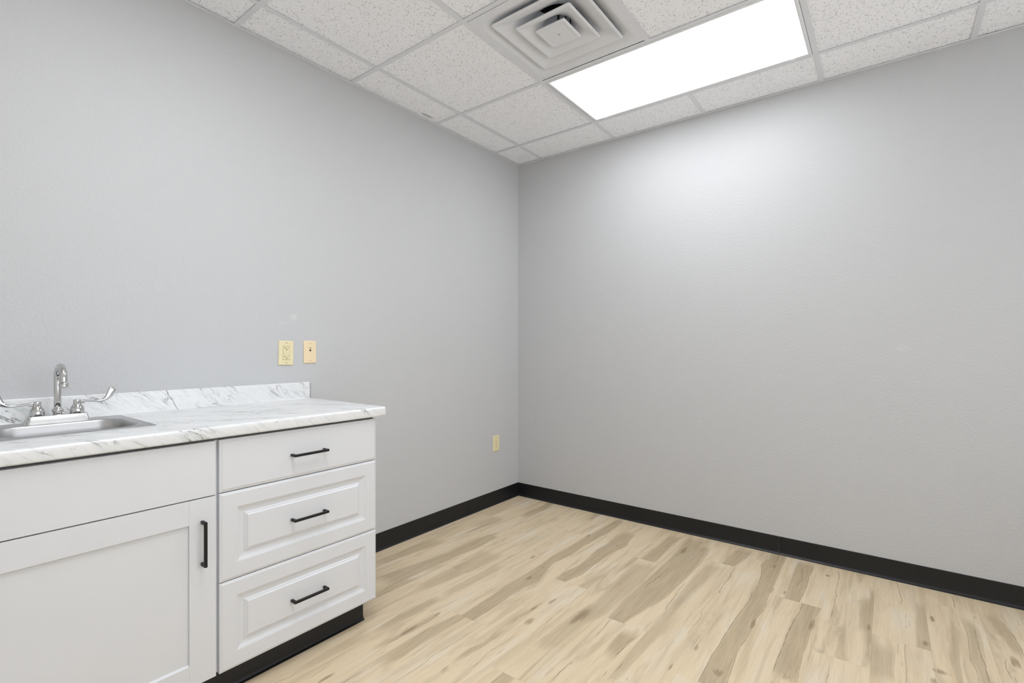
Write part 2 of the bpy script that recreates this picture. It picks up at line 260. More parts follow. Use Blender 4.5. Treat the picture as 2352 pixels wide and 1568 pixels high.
def mat_floor():
    t = NT('maple_vinyl_plank')
    g = t.n('ShaderNodeNewGeometry')
    s = t.n('ShaderNodeSeparateXYZ', {0: g.outputs['Position']})
    X, Y = s.outputs[0], s.outputs[1]
    def att(name):
        a = t.n('ShaderNodeAttribute', attribute_name=name)
        q = t.n('ShaderNodeSeparateXYZ', {0: a.outputs['Vector']})
        return q.outputs[0], q.outputs[1], q.outputs[2]
    plo, phi, seed = att('plank')          # plank edges in Y, random seed
    tone, ustart, warm = att('tone')
    def cv(sx, sy, oz=0.0):
        a = t.n('ShaderNodeCombineXYZ', {0: t.math('MULTIPLY', X, sx), 1: t.math('MULTIPLY', Y, sy), 2: t.math('ADD', t.math('MULTIPLY', seed, 37.0), oz)})
        return a.outputs[0]
    wob = t.math('ADD', t.math('MULTIPLY', t.math('SUBTRACT', t.noise(cv(22, 12), 1, 3, 0.6), 0.5), 0.006),
                 t.math('MULTIPLY', t.math('SUBTRACT', t.noise(cv(120, 60), 1, 2, 0.6), 0.5), 0.0012))
    yy = t.math('ADD', Y, wob)
    streak = t.noise(cv(1.6, 26, 2.0), 1, 3, 0.6, 0.5)
    fine = t.noise(cv(6, 260, 5.0), 1, 4, 0.75)
    cloud = t.noise(cv(2.0, 15, 9.0), 1, 4, 0.65, 0.6)
    pale = t.noise(cv(3.0, 10, 14.0), 1, 2, 0.5, 0.3)
    light = (0.725, 0.595, 0.415, 1); pal = (0.74, 0.65, 0.515, 1)
    midc = (0.540, 0.425, 0.275, 1); heart = (0.410, 0.322, 0.208, 1); dark = (0.155, 0.108, 0.060, 1)
    col = t.mix(t.ramp(pale, 0.50, 0.72, 0, 0.85), light, pal)
    col = t.mix(t.ramp(streak, 0.44, 0.74, 0, 0.7), col, midc)
    col = t.mix(t.math('MULTIPLY', t.ramp(cloud, 0.49, 0.72), t.math('ADD', tone, 0.2)), col, heart)
    # pinkish patches
    pk = t.noise(cv(5, 16, 21.0), 1, 2, 0.5)
    col = t.mix(t.ramp(pk, 0.63, 0.78, 0, 0.35), col, (0.60, 0.41, 0.255, 1))
    def band(lo, hi, st):
        a = t.ramp(t.math('SUBTRACT', yy, lo), -0.003, 0.010)
        b = t.ramp(t.math('SUBTRACT', hi, yy), -0.003, 0.010)
        return t.math('MULTIPLY', t.math('MULTIPLY', a, b), st, clamp=True)
    def line(y0, st, wd):
        return t.math('MULTIPLY', t.ramp(t.math('ABSOLUTE', t.math('SUBTRACT', yy, y0)), wd, wd*0.25), st, clamp=True)
    hs = t.noise(cv(5, 70, 30.0), 1, 3, 0.65, 0.6)
    hc = t.mix(t.ramp(hs, 0.35, 0.7), heart, (0.520, 0.415, 0.272, 1))
    hc = t.mix(t.ramp(t.noise(cv(4, 12, 44.0), 1, 2), 0.58, 0.75, 0, 0.7), hc, (0.45, 0.39, 0.30, 1))
    lines = 0.0
    for k in ('a', 'b', 'c'):
        lo, hi, st = att('band_'+k)
        l1, l2, _ = att('edge_'+k)
        col = t.mix(t.math('MULTIPLY', band(lo, hi, st), 0.92), col, hc)
        lines = t.math('MAXIMUM', t.math('MAXIMUM', line(lo, l1, 0.0027), line(hi, l2, 0.0027)), lines)
    c1, c1s, c2 = att('crack_a'); c2s, c3, c3s = att('crack_b')
    for a, b in ((c1, c1s), (c2, c2s), (c3, c3s)):
        lines = t.math('MAXIMUM', line(a, b, 0.0025), lines)
    gap = t.ramp(t.noise(cv(22, 40, 51.0), 1, 2), 0.30, 0.55, 0.45, 1.0)
    col = t.mix(t.math('MULTIPLY', t.math('MULTIPLY', lines, gap), 0.72), col, dark)
    # short dark grain checks
    ck = t.noise(cv(14, 190, 60.0), 1, 2, 0.5)
    ckm = t.ramp(t.noise(cv(3.5, 9, 66.0), 1, 2), 0.56, 0.66)
    col = t.mix(t.math('MULTIPLY', t.ramp(ck, 0.64, 0.72), t.math('MULTIPLY', ckm, 0.5)), col, dark)
    # knots
    for kx, ky, ra, rb in KNOTS:
        a = t.math('MULTIPLY', t.math('SUBTRACT', X, kx), 1/ra)
        b = t.math('MULTIPLY', t.math('SUBTRACT', yy, ky), 1/rb)
        d = t.math('ADD', t.math('MULTIPLY', a, a), t.math('MULTIPLY', b, b))
        d = t.math('ADD', d, t.math('MULTIPLY', t.math('SUBTRACT', hs, 0.5), 4.0))
        col = t.mix(t.ramp(d, 1.0, -0.2, 0, 0.75), col, (0.235, 0.165, 0.095, 1))
    col = t.mix(t.math('MULTIPLY', t.ramp(fine, 0.35, 0.75), 0.34), col, midc)
    col = t.mix(t.math('MULTIPLY', warm, 0.10), col, (0.75, 0.72, 0.66, 1), 'MULTIPLY')
    # seams
    d1 = t.math('MINIMUM', t.math('SUBTRACT', Y, plo), t.math('SUBTRACT', phi, Y))
    d1 = t.math('MINIMUM', d1, ustart)
    seam = t.ramp(d1, 0.0014, 0.0002)
    col = t.mix(t.math('MULTIPLY', seam, 0.22), col, (0.25, 0.19, 0.12, 1))
    h = t.math('SUBTRACT', t.math('MULTIPLY', fine, 0.25), t.math('MAXIMUM', seam, t.math('MULTIPLY', lines, 0.3)))
    return t.bsdf(col, t.math('ADD', 0.40, t.math('MULTIPLY', fine, 0.12)), normal=t.bump(h, 0.25, 0.0006), spec=0.35)

def mat_lens(strength, x0, x1):
    t = NT('lit_prismatic_lens')
    g = t.n('ShaderNodeNewGeometry')
    s = t.n('ShaderNodeSeparateXYZ', {0: g.outputs['Position']})
    u = t.n('ShaderNodeMapRange', {0: s.outputs[0], 1: x0, 2: x1, 3: 0.0, 4: 1.0}).outputs[0]
    # tubes behind the lens
    tot = 0.0
    for c in (0.2, 0.4, 0.6, 0.8):
        d = t.math('DIVIDE', t.math('SUBTRACT', u, c), 0.07)
        tot = t.math('ADD', t.math('EXPONENT', t.math('MULTIPLY', t.math('MULTIPLY', d, d), -1.0)), tot)
    k = t.math('ADD', 0.75, t.math('MULTIPLY', tot, 0.45))
    e = t.n('ShaderNodeEmission', {'Color': (0.945, 0.972, 1.0, 1), 'Strength': t.math('MULTIPLY', k, strength)})
    t.t.links.new(e.outputs[0], t.out.inputs[0])
    return t.m

WALL = mat_wall(); TILE = mat_ceiling_tile(); MARBLE = mat_marble()
WHITE = mat_plain('white_bounce_paint', (0.80, 0.805, 0.815, 1), 0.6, bscale=90, bstr=0.3)  # for the unseen walls, made white to bounce more light
GRID = mat_plain('white_painted_metal', (0.71, 0.725, 0.76, 1), 0.45, bscale=40, bstr=0.03)
FRAME = mat_plain('white_fixture_metal', (0.74, 0.755, 0.785, 1), 0.35)
DIFF = mat_plain('white_diffuser_enamel', (0.72, 0.735, 0.765, 1), 0.4, bscale=14, bstr=0.03)
DUCT = mat_plain('dark_duct', (0.02, 0.02, 0.02, 1), 0.6)
CAB = mat_plain('white_thermofoil', (0.635, 0.648, 0.674, 1), 0.33, bscale=60, bstr=0.04)
BLACK = mat_plain('black_vinyl_cove', (0.0075, 0.008, 0.0095, 1), 0.38, spec=0.4, bscale=300, bstr=0.25, bdist=0.0005)
BLKM = mat_plain('black_powder_coat', (0.007, 0.007, 0.008, 1), 0.45, spec=0.3)
CHROME = mat_plain('chrome', (0.60, 0.60, 0.60, 1), 0.07, 1.0)
SATIN = mat_brushed('satin_nickel_plate', 'X', (0.66, 0.66, 0.66, 1), 0.24)
STEEL = mat_brushed('brushed_stainless', 'X', (0.50, 0.50, 0.505, 1), 0.36)
IVORY = mat_plain('ivory_plastic', srgb(222, 211, 172), 0.35)
ALMOND = mat_plain('almond_plastic', srgb(228, 208, 174), 0.35)
SLOT = mat_plain('dark_slot', (0.03, 0.02, 0.006, 1), 0.6)
SEAM = mat_plain('ivory_shadow_gap', (0.22, 0.18, 0.09, 1), 0.6)
SCREW = mat_plain('screw_metal', (0.36, 0.33, 0.24, 1), 0.4, 0.5)
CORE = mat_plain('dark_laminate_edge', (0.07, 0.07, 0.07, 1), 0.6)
FLOOR = mat_floor()

# ------------------------------------------------------------------ mesh helpers
def link(name, bm, mat, parent=None, loc=(0, 0, 0), smooth=False, angle=None):
    bmesh.ops.recalc_face_normals(bm, faces=bm.faces)
    me = bpy.data.meshes.new(name); bm.to_mesh(me); bm.free()
    if mat is not None: me.materials.append(mat)
    if smooth or angle:
        for p in me.polygons: p.use_smooth = True
        if angle: me.set_sharp_from_angle(angle=math.radians(angle))
    o = bpy.data.objects.new(name, me); COL.objects.link(o)
    o.location = loc
    if parent is not None: o.parent = parent
    return o
def empty(name, loc=(0, 0, 0)):
    o = bpy.data.objects.new(name, None); COL.objects.link(o); o.location = loc
    o.empty_display_size = 0.05
    return o
def tag(o, label=None, cat=None, group=None, kind=None):
    if label: o['label'] = label
    if cat: o['category'] = cat
    if group: o['group'] = group
    if kind: o['kind'] = kind
    return o
def box(bm, x0, x1, y0, y1, z0, z1, bev=0.0, seg=2):
    r = bmesh.ops.create_cube(bm, size=1.0)
    vs = r['verts']
    for v in vs:
        v.co.x = x0 if v.co.x < 0 else x1
        v.co.y = y0 if v.co.y < 0 else y1
        v.co.z = z0 if v.co.z < 0 else z1
    if bev:
        es = list({e for v in vs for e in v.link_edges})
        bmesh.ops.bevel(bm, geom=es, offset=bev, segments=seg, profile=0.5, affect='EDGES')
def loft(bm, rings, close=True, cap0=False, cap1=False):
    vr = [[bm.verts.new(p) for p in r] for r in rings]
    n = len(vr[0])
    for a, b in zip(vr, vr[1:]):
        for i in range(n if close else n-1):
            j = (i+1) % n
            bm.faces.new((a[i], a[j], b[j], b[i]))
    if cap0: bm.faces.new(vr[0])
    if cap1: bm.faces.new(list(reversed(vr[-1])))
    return vr
def circ(c, r, n=32, ax='Z', r2=None):
    out = []
    r2 = r2 or r
    for i in range(n):
        a = 2*math.pi*i/n; u, v = r*math.cos(a), r2*math.sin(a)
        out.append({'Z': (c[0]+u, c[1]+v, c[2]), 'Y': (c[0]+u, c[1], c[2]+v), 'X': (c[0], c[1]+u, c[2]+v)}[ax])
    return out
def lathe(bm, c, prof, n=40, ax='Z', caps=True):
    """prof: (radius, offset along the axis)"""
    d = {'Z': Vector((0, 0, 1)), 'Y': Vector((0, 1, 0)), 'X': Vector((1, 0, 0))}[ax]
    loft(bm, [circ(Vector(c)+d*h, r, n, ax) for r, h in prof], cap0=caps, cap1=caps)
def rrect(cx, cy, hx, hy, r, z, n=6):
    r = max(min(r, hx-1e-5, hy-1e-5), 1e-5)
    out = []
    for sx, sy, a0 in ((1, 1, 0), (-1, 1, 90), (-1, -1, 180), (1, -1, 270)):
        for i in range(n+1):
            a = math.radians(a0+90*i/n)
            out.append((cx+sx*(hx-r)+r*math.cos(a), cy+sy*(hy-r)+r*math.sin(a), z))
    return out
def tube(bm, pts, rad, n=20, caps=True, squash=None):
    """rad: number or list; squash: optional list of (side, up) factors"""
    pts = [Vector(p) for p in pts]
    rings = []; ref = None
    for i, p in enumerate(pts):
        d = (pts[min(i+1, len(pts)-1)]-pts[max(i-1, 0)]).normalized()
        if ref is None:
            ref = Vector((0, 1, 0)) if abs(d.y) < 0.9 else Vector((1, 0, 0))
        s = (ref-d*ref.dot(d)).normalized(); u = d.cross(s)
        ref = s
        r = rad[i] if isinstance(rad, (list, tuple)) else rad
        a, b = squash[i] if squash else (1, 1)
        rings.append([p+s*(r*a*math.cos(2*math.pi*k/n))+u*(r*b*math.sin(2*math.pi*k/n)) for k in range(n)])
    loft(bm, rings, cap0=caps, cap1=caps)

# ------------------------------------------------------------------ room shell
XW, YS = -4.7, -3.9
def struct(name, bm, m, parent=None, **kw):
    o = link(name, bm, m, parent, **kw)
    if parent is None: o['kind'] = 'structure'
    return o
b = bmesh.new(); box(b, XW-0.1, 0.1, 0.0, 0.1, 0.0, 2.85); struct('wall_left', b, WALL)
b = bmesh.new(); box(b, 0.0, 0.1, YS-0.1, 0.0, 0.0, 2.85); struct('wall_right', b, WALL)
b = bmesh.new(); box(b, XW-0.1, XW, YS, 0.0, 0.0, 2.85); struct('wall_back', b, WHITE)
WX0, WX1, WZ0, WZ1 = -3.9, -0.7, 0.75, 2.25     # unseen window added behind the camera to let in fill light
b = bmesh.new()
box(b, XW-0.1, WX0, YS-0.1, YS, 0.0, 2.85); box(b, WX1, 0.0, YS-0.1, YS, 0.0, 2.85)
box(b, WX0, WX1, YS-0.1, YS, 0.0, WZ0); box(b, WX0, WX1, YS-0.1, YS, WZ1, 2.85)
struct('wall_front', b, WHITE)
b = bmesh.new()
for a, c in ((WX0, WX0+0.05), (WX1-0.05, WX1), ((WX0+WX1)/2-0.025, (WX0+WX1)/2+0.025)): box(b, a, c, YS-0.08, YS+0.005, WZ0, WZ1, 0.003, 1)
for a, c in ((WZ0, WZ0+0.05), (WZ1-0.05, WZ1)): box(b, WX0+0.05, WX1-0.05, YS-0.08, YS+0.005, a, c, 0.003, 1)
win = struct('fill_window_1', b, FRAME)
b = bmesh.new(); box(b, WX0-0.03, WX1+0.03, YS, YS+0.06, WZ0-0.03, WZ0, 0.003, 1); link('fill_window_sill', b, FRAME, win)

# floor: one strip mesh per plank row, plank data carried as attributes
W = 0.186; Y0 = -0.068
JOINT = {0: -.777, 2: -.780, 3: -1.260, 5: -1.575, 6: -1.031, 7: -.541, 8: -1.201, 9: -.330, 10: -1.382, 11: -.545, 12: -.93, 13: -.655, 14: -.180, 1: -1.74, 4: -.42}
def interp(pts, x):
    if x <= pts[0][0]: return pts[0][1]
    for (a, b_), (c, d_) in zip(pts, pts[1:]):
        if x <= c: return b_+(d_-b_)*(x-a)/(c-a) if c > a else d_
    return pts[-1][1]
def wander(x0, x1, y, amp, rnd, step=0.09):
    pts = []; v = y; x = x0
    while x <= x1+step:
        pts.append((x, v)); v = y+(v-y)*0.6+rnd.uniform(-amp, amp); x += step*rnd.uniform(0.5, 1.4)
    return pts
def build_floor():
    bm = bmesh.new()
    names = ['plank', 'tone', 'band_a', 'band_b', 'band_c', 'edge_a', 'edge_b', 'edge_c', 'crack_a', 'crack_b']
    L = {n: bm.verts.layers.float_vector.new(n) for n in names}
    dx = 0.012
    k = 0
    while True:
        hi = Y0+W-W*k; lo = hi-W
        if hi < YS: break
        top = min(hi, 0.0)
        bot = max(lo, YS)
        j = JOINT.get(k, -random.uniform(0.1, 1.2))
        cuts = sorted({0.0, XW} | {j-1.22*q for q in range(-1, 5) if XW < j-1.22*q < 0})
        rb = [q for q in BANDS if lo < sum(p[1] for p in q[0]+q[1])/len(q[0]+q[1]) <= hi]
        rc = [q for q in CRACKS if lo < sum(p[1] for p in q[0])/len(q[0]) <= hi]
        for a, c in zip(cuts, cuts[1:]):
            rnd = random.Random(int(1000*a)+31*k)
            seed = rnd.random(); tone = rnd.uniform(0.1, 0.75); warm = rnd.random()
            bands = [q for q in rb if q[0][0][0] < c and q[0][-1][0] > a]
            cracks = [q for q in rc if q[0][0][0] < c-0.01 and q[0][-1][0] > a+0.01]
            # planks the photo does not fix get features of the same kind
            if not bands and rnd.random() < 0.8:
                x0 = rnd.uniform(a, a+0.4); x1 = rnd.uniform(x0+0.4, c+0.3)
                yc = rnd.uniform(lo+0.04, hi-0.04); wd = rnd.uniform(0.02, 0.05)
                bands = [(wander(x0, x1, yc+wd, 0.014, rnd), wander(x0, x1, yc-wd, 0.014, rnd), rnd.uniform(0.5, 0.95), rnd.uniform(0, 0.9), rnd.uniform(0, 0.9))]
            if not cracks and rnd.random() < 0.55:
                x0 = rnd.uniform(a, c-0.2); x1 = x0+rnd.uniform(0.15, 0.45)
                cracks = [(wander(x0, x1, rnd.uniform(lo+0.02, hi-0.02), 0.012, rnd, 0.05), 0.8)]
            n = max(1, int((c-a)/dx)); prev = None
            bands = bands[:3]; cracks = cracks[:3]
            for i in range(n+1):
                x = a+(c-a)*i/n
                A = []; E_ = []
                for q in range(3):
                    if q < len(bands):
                        up_, dn, st, l2, l1 = bands[q]
                        x0 = max(up_[0][0], dn[0][0]) if up_[0][0] > a+0.02 else a-1
                        x1 = min(up_[-1][0], dn[-1][0]) if up_[-1][0] < c-0.02 else c+1
                        fade = max(0, min(1, (x-x0+0.02)/0.07, (x1+0.02-x)/0.07))
                        A.append((interp(dn, x), interp(up_, x), min(1.25, st*1.25)*fade)); E_.append((l1*fade, l2*fade, 0))
                    else:
                        A.append((9, 9, 0)); E_.append((0, 0, 0))
                K = []
                for q in range(3):
                    if q < len(cracks):
                        pts, st = cracks[q]
                        fade = max(0, min(1, (x-pts[0][0]+0.012)/0.03, (pts[-1][0]+0.012-x)/0.03))
                        K.append((interp(pts, x), st*fade))
                    else: K.append((9, 0))
                vs = []
                for y in (bot, top):
                    v = bm.verts.new((x, y, 0.0)); vs.append(v)
                    v[L['plank']] = (lo, hi, seed)
                    v[L['tone']] = (tone, min(x-a, 0.1), warm)
                    v[L['band_a']], v[L['band_b']], v[L['band_c']] = A
                    v[L['edge_a']], v[L['edge_b']], v[L['edge_c']] = E_
                    v[L['crack_a']] = (K[0][0], K[0][1], K[1][0])
                    v[L['crack_b']] = (K[1][1], K[2][0], K[2][1])
                if prev: bm.faces.new((prev[0], vs[0], vs[1], prev[1]))
                prev = vs
        k += 1
    # slab below so the floor has thickness
    for f in bm.faces:
        f.normal_update()
        if f.normal.z < 0: f.normal_flip()
    me = bpy.data.meshes.new('floor'); bm.to_mesh(me); bm.free()
    me.materials.append(FLOOR)
    o = bpy.data.objects.new('floor', me); COL.objects.link(o); o['kind'] = 'structure'
    s = bmesh.new(); box(s, XW-0.1, 0.1, YS-0.1, 0.1, -0.12, -0.002)
    link('subfloor', s, CORE, o)
build_floor()

# baseboards: vinyl cove, swept profile (distance from wall, height)
COVE = [(0.0, 0.1016), (0.0022, 0.1016), (0.0032, 0.1000), (0.0034, 0.018), (0.0046, 0.0115), (0.0075, 0.0068), (0.0125, 0.0034), (0.0135, 0.0), (0.0, 0.0)]
def cove_run(bm, fn, s0, s1, prof=COVE):
    loft(bm, [[fn(s, d, z) for d, z in prof] for s in (s0, s1)], cap0=True, cap1=True)
b = bmesh.new()
left = lambda s, d, z: (s, -0.0002-d, z)
for s0, s1 in ((XW, -3.12), (-1.84, -0.6108), (-0.6098, -0.0002)): cove_run(b, left, s0, s1)
bl_ = struct('baseboard_left', b, BLACK, angle=30)
b = bmesh.new()
right = lambda s, d, z: (-0.0002-d, s, z)
for s0, s1 in ((YS, -3.03), (-3.029, -1.8577), (-1.8563, -0.6278), (-0.6272, -0.0002)): cove_run(b, right, s0, s1)
struct('baseboard_right', b, BLACK, angle=30)
b = bmesh.new(); cove_run(b, lambda s, d, z: (XW+0.0002+d, s, z), YS+0.014, -0.014); struct('baseboard_back', b, BLACK, angle=30)
b = bmesh.new(); cove_run(b, lambda s, d, z: (s, YS+0.0002+d, z), XW+0.014, -0.014); struct('baseboard_front', b, BLACK, angle=30)

# ------------------------------------------------------------------ ceiling: lay-in tiles on a tee grid
GX = [0.0, -0.3122, -0.9177, -1.5485, -2.1490, -2.7586, -3.3682, -3.9778, XW]
GY = [0.0, -0.2352, -0.8426, -1.4444, -2.0643, -2.6667, -3.2763, YS]
LIGHTS = [(1, 2), (4, 2)]        # (column, first row) of each 2x4 opening
VENT = (2, 2)
skip = {VENT}
for c_, r_ in LIGHTS: skip |= {(c_, r_), (c_, r_+1)}
TW = 0.0118                       # half tee width
b = bmesh.new()
for i in range(len(GX)-1):
    for j in range(len(GY)-1):
        if (i, j) in skip: continue
        x1 = GX[i]-(0.004 if i == 0 else 0.004); x0 = GX[i+1]+0.004
        y1 = GY[j]-0.004; y0 = GY[j+1]+0.004
        dz = random.uniform(0.0022, 0.0050)
        box(b, x0, x1, y0, y1, H+dz, H+0.016)
ceil = struct('ceiling', b, TILE)
b = bmesh.new()
def tee(x0, x1, y0, y1, z=H):
    box(b, x0, x1, y0, y1, z-0.0006, z+0.0006, 0.0003, 1)
for i, x in enumerate(GX[1:-1], 1):
    segs = [(-0.0005, YS)]
    for s1, s0 in segs: tee(x-TW, x+TW, s0, s1)
for j, y in enumerate(GY[1:-1], 1):
    for i in range(len(GX)-1):
        if any(i == c_ and j == r_+1 for c_, r_ in LIGHTS): continue
        tee(GX[i+1]+(TW if i+1 < len(GX)-1 else 0), GX[i]-(TW if i else 0.0005), y-TW, y+TW, H+0.0001)
for i, x in enumerate(GX[1:-1], 1): box(b, x-0.001, x+0.001, YS, 0, H+0.0006, H+0.036)
grid = link('ceiling_grid', b, GRID, ceil)
b = bmesh.new()      # wall angle
AW = 0.020
for (x0, x1, y0, y1) in ((XW, 0, -AW, -0.0004), (-AW, -0.0004, YS, -AW), (XW+0.0004, XW+AW, YS, -AW), (XW+AW, -AW, YS+0.0004, YS+AW)):
    box(b, x0, x1, y0, y1, H-0.0016, H-0.0004, 0.0004, 1)
link('wall_angle', b, GRID, ceil)
b = bmesh.new(); box(b, XW-0.1, 0.1, YS-0.1, 0.1, 2.85, 2.92); link('ceiling_deck', b, CORE, ceil)

# ------------------------------------------------------------------ recessed 2x4 lights
def ceiling_light(col_, row_, strength, label):
    x1, x0 = GX[col_]-0.0135, GX[col_+1]+0.0135
    y1, y0 = GY[row_]-0.0135, GY[row_+2]+0.0135
    cx, cy = (x0+x1)/2, (y0+y1)/2; hx, hy = (x1-x0)/2, (y1-y0)/2
    r = empty('ceiling_light', (cx, cy, H))
    tag(r, label, 'ceiling light', 'recessed fluorescent ceiling lights')
    bm = bmesh.new()      # hinged door frame
    fwd = 0.0175
    prof = [(0.0, 0.003), (0.0, -0.0005), (0.0012, -0.0018), (0.012, -0.0018), (0.0165, -0.0008), (fwd, 0.0018), (fwd, 0.0045)]
    loft(bm, [rrect(0, 0, hx-d, hy-d, 0.0008, z, 2) for d, z in prof])
    link('door_frame', bm, FRAME, r, angle=40)
    bm = bmesh.new()      # housing
    loft(bm, [rrect(0, 0, hx-0.002, hy-0.002, 0.002, 0.004, 2), rrect(0, 0, hx-0.01, hy-0.01, 0.004, 0.03, 2), rrect(0, 0, hx-0.06, hy-0.02, 0.01, 0.10, 2)], cap1=True)
    link('housing', bm, FRAME, r)
    bm = bmesh.new(); box(bm, -hx+fwd-0.001, hx-fwd+0.001, -hy+fwd-0.001, hy-fwd+0.001, 0.0022, 0.0042)
    link('lens', bm, mat_lens(strength, x0+fwd, x1-fwd), r)
    for s in (1, -1):
        bm = bmesh.new(); box(bm, hx-0.011, hx-0.004, s*hy*0.86-0.011, s*hy*0.86+0.011, -0.0034, -0.0016, 0.0006, 1)
        link('latch', bm, GRID, r)
    return r
ceiling_light(1, 2, LENS_NEAR, 'lit recessed fluorescent light with frosted lens beside the square air vent')
ceiling_light(4, 2, LENS_BACK, 'lit recessed fluorescent light in the ceiling in front of the drawer cabinet')

# ------------------------------------------------------------------ square stepped air diffuser
def air_vent():
    cx, cy = -1.2331, -1.1435
    r = empty('air_vent', (cx, cy, H))
    tag(r, 'white square stepped air diffuser set in the ceiling grid', 'air vent')
    bm = bmesh.new()
    hw = 0.2995
    rings = [rrect(0, 0, hw, hw-0.006, .001, 0.0035, 8), rrect(0, 0, hw, hw-0.006, .001, 0.001, 8)]
    for h_, z, rad in ((0.290, 0.0, .004), (0.262, 0.0, .05), (0.254, 0.003, .06), (0.245, 0.009, .065), (0.215, 0.022, .08), (0.185, 0.036, .10), (0.150, 0.054, .12), (0.132, 0.070, .13), (0.127, 0.082, .125), (0.125, 0.16, .1235)):
        rings.append(rrect(0, 0, h_, h_, rad, z, 8))
    loft(bm, rings)
    pan = link('face_panel', bm, DIFF, r, angle=35)
    bm = bmesh.new(); loft(bm, [circ((0, 0, 0.158), 0.124, 32), circ((0, 0, 0.20), 0.124, 32)], cap1=True)
    link('duct_collar', bm, DUCT, r)
    def cone(prof, cap):
        bm = bmesh.new()
        loft(bm, [rrect(0, 0, h_, h_, rad, z, 6) for h_, z, rad in prof], cap1=cap)
        o = link('cone', bm, DIFF, r, angle=50)
        md = o.modifiers.new('thick', 'SOLIDIFY'); md.thickness = 0.0016; md.offset = 0
        return o
    cone([(.2205, .003, .012), (.2215, -.001, .012), (.2190, -.0035, .012), (.2110, -.0035, .012), (.2050, -.001, .013), (.185, .006, .02), (.165, .014, .03), (.148, .023, .045), (.132, .034, .07), (.118, .045, .09), (.108, .052, .10)], False)
    cone([(.1420, -.002, .010), (.1430, -.0055, .010), (.1405, -.0085, .010), (.1330, -.0085, .010), (.1270, -.006, .011), (.112, .000, .018), (.098, .007, .03), (.086, .016, .045), (.074, .026, .055), (.064, .034, .06)], False)
    c3 = cone([(.0760, -.006, .009), (.0770, -.010, .009), (.0745, -.0130, .009), (.066, -.0130, .009), (.060, -.0110, .009), (.055, -.0110, .009), (.03, -.0112, .009), (.002, -.0114, .001)], True)
    bm = bmesh.new(); lathe(bm, (0.003, -0.003, -0.0150), [(.001, 0), (.0035, .0004), (.0045, .002), (.0045, .004)], 16)
    link('screw', bm, SCREW, r, smooth=True)
    bm = bmesh.new()      # mounting bar holding the cones to the neck
    box(bm, -0.124, 0.124, -0.006, 0.006, 0.150, 0.152)
    box(bm, -0.004, 0.004, -0.004, 0.004, -0.010, 0.150)
    box(bm, 0.0635, 0.0655, -0.003, 0.003, 0.032, 0.150)
    box(bm, 0.1070, 0.1090, -0.003, 0.003, 0.050, 0.150)
    link('mounting_bar', bm, DUCT, r)
air_vent()

# ------------------------------------------------------------------ cabinets
FY, DY = -0.583, -0.602          # face frame plane, door front plane
YB = -0.004
ZT = 0.8822                      # underside of worktop
def handle(parent, c, horiz=True, ln=0.1395):
    """square bar pull; c = centre of bar on the door plane, in parent space (door plane y=0, outwards -y)"""
    bm = bmesh.new(); h = ln/2; s = 0.0043; out = 0.0315
    def bx(a0, a1, y0, y1, n0, n1):
        if horiz: box(bm, c[0]+a0, c[0]+a1, y0, y1, c[1]+n0, c[1]+n1, 0.0007, 1)
        else: box(bm, c[0]+n0, c[0]+n1, y0, y1, c[1]+a0, c[1]+a1, 0.0007, 1)
    # one continuous U: two posts and the bar
    bx(-h, h, -out, -out+2*s, -s, s)
    bx(-h, -h+2*s+0.001, -out+2*s-0.001, 0.0, -s, s)
    bx(h-2*s-0.001, h, -out+2*s-0.001, 0.0, -s, s)
    return link('handle', bm, BLKM, parent)
def slab(name, x0, x1, z0, z1, parent, bev=0.004, panel=None, th=0.019):
    """door or drawer front: y=0 is its face, goes back to +th; panel = (insets) raised-panel rings"""
    cx, cz = (x0+x1)/2, (z0+z1)/2; hx, hz = (x1-x0)/2, (z1-z0)/2
    bm = bmesh.new()
    def ring(d, y): return [(-hx+d, y, -hz+d), (hx-d, y, -hz+d), (hx-d, y, hz-d), (-hx+d, y, hz-d)]
    prof = [(0.0005, th), (0.0, th-0.001)]
    prof += [(0.0, bev*0.62+0.001), (0.0008, bev*0.62)] if bev > 0.002 else [(0.0, 0.001)]
    if bev > 0.002: prof += [(bev*1.6, 0.0008), (bev*1.6+0.0015, 0.0)]
    else: prof += [(0.001, 0.0)]
    if panel: prof += panel
    vr = loft(bm, [ring(d, y) for d, y in prof], cap0=True, cap1=True)
    o = link(name, bm, CAB, parent, loc=(cx, 0, cz))
    return o, cx, cz
RAISED = [(0.0540, 0.0), (0.0550, 0.0016), (0.0575, 0.0022), (0.0600, 0.0036), (0.0660, 0.0066), (0.0740, 0.0080), (0.0800, 0.0080), (0.0835, 0.0044), (0.0850, 0.0040), (0.0872, 0.0040), (0.0905, 0.0006), (0.0925, 0.0)]
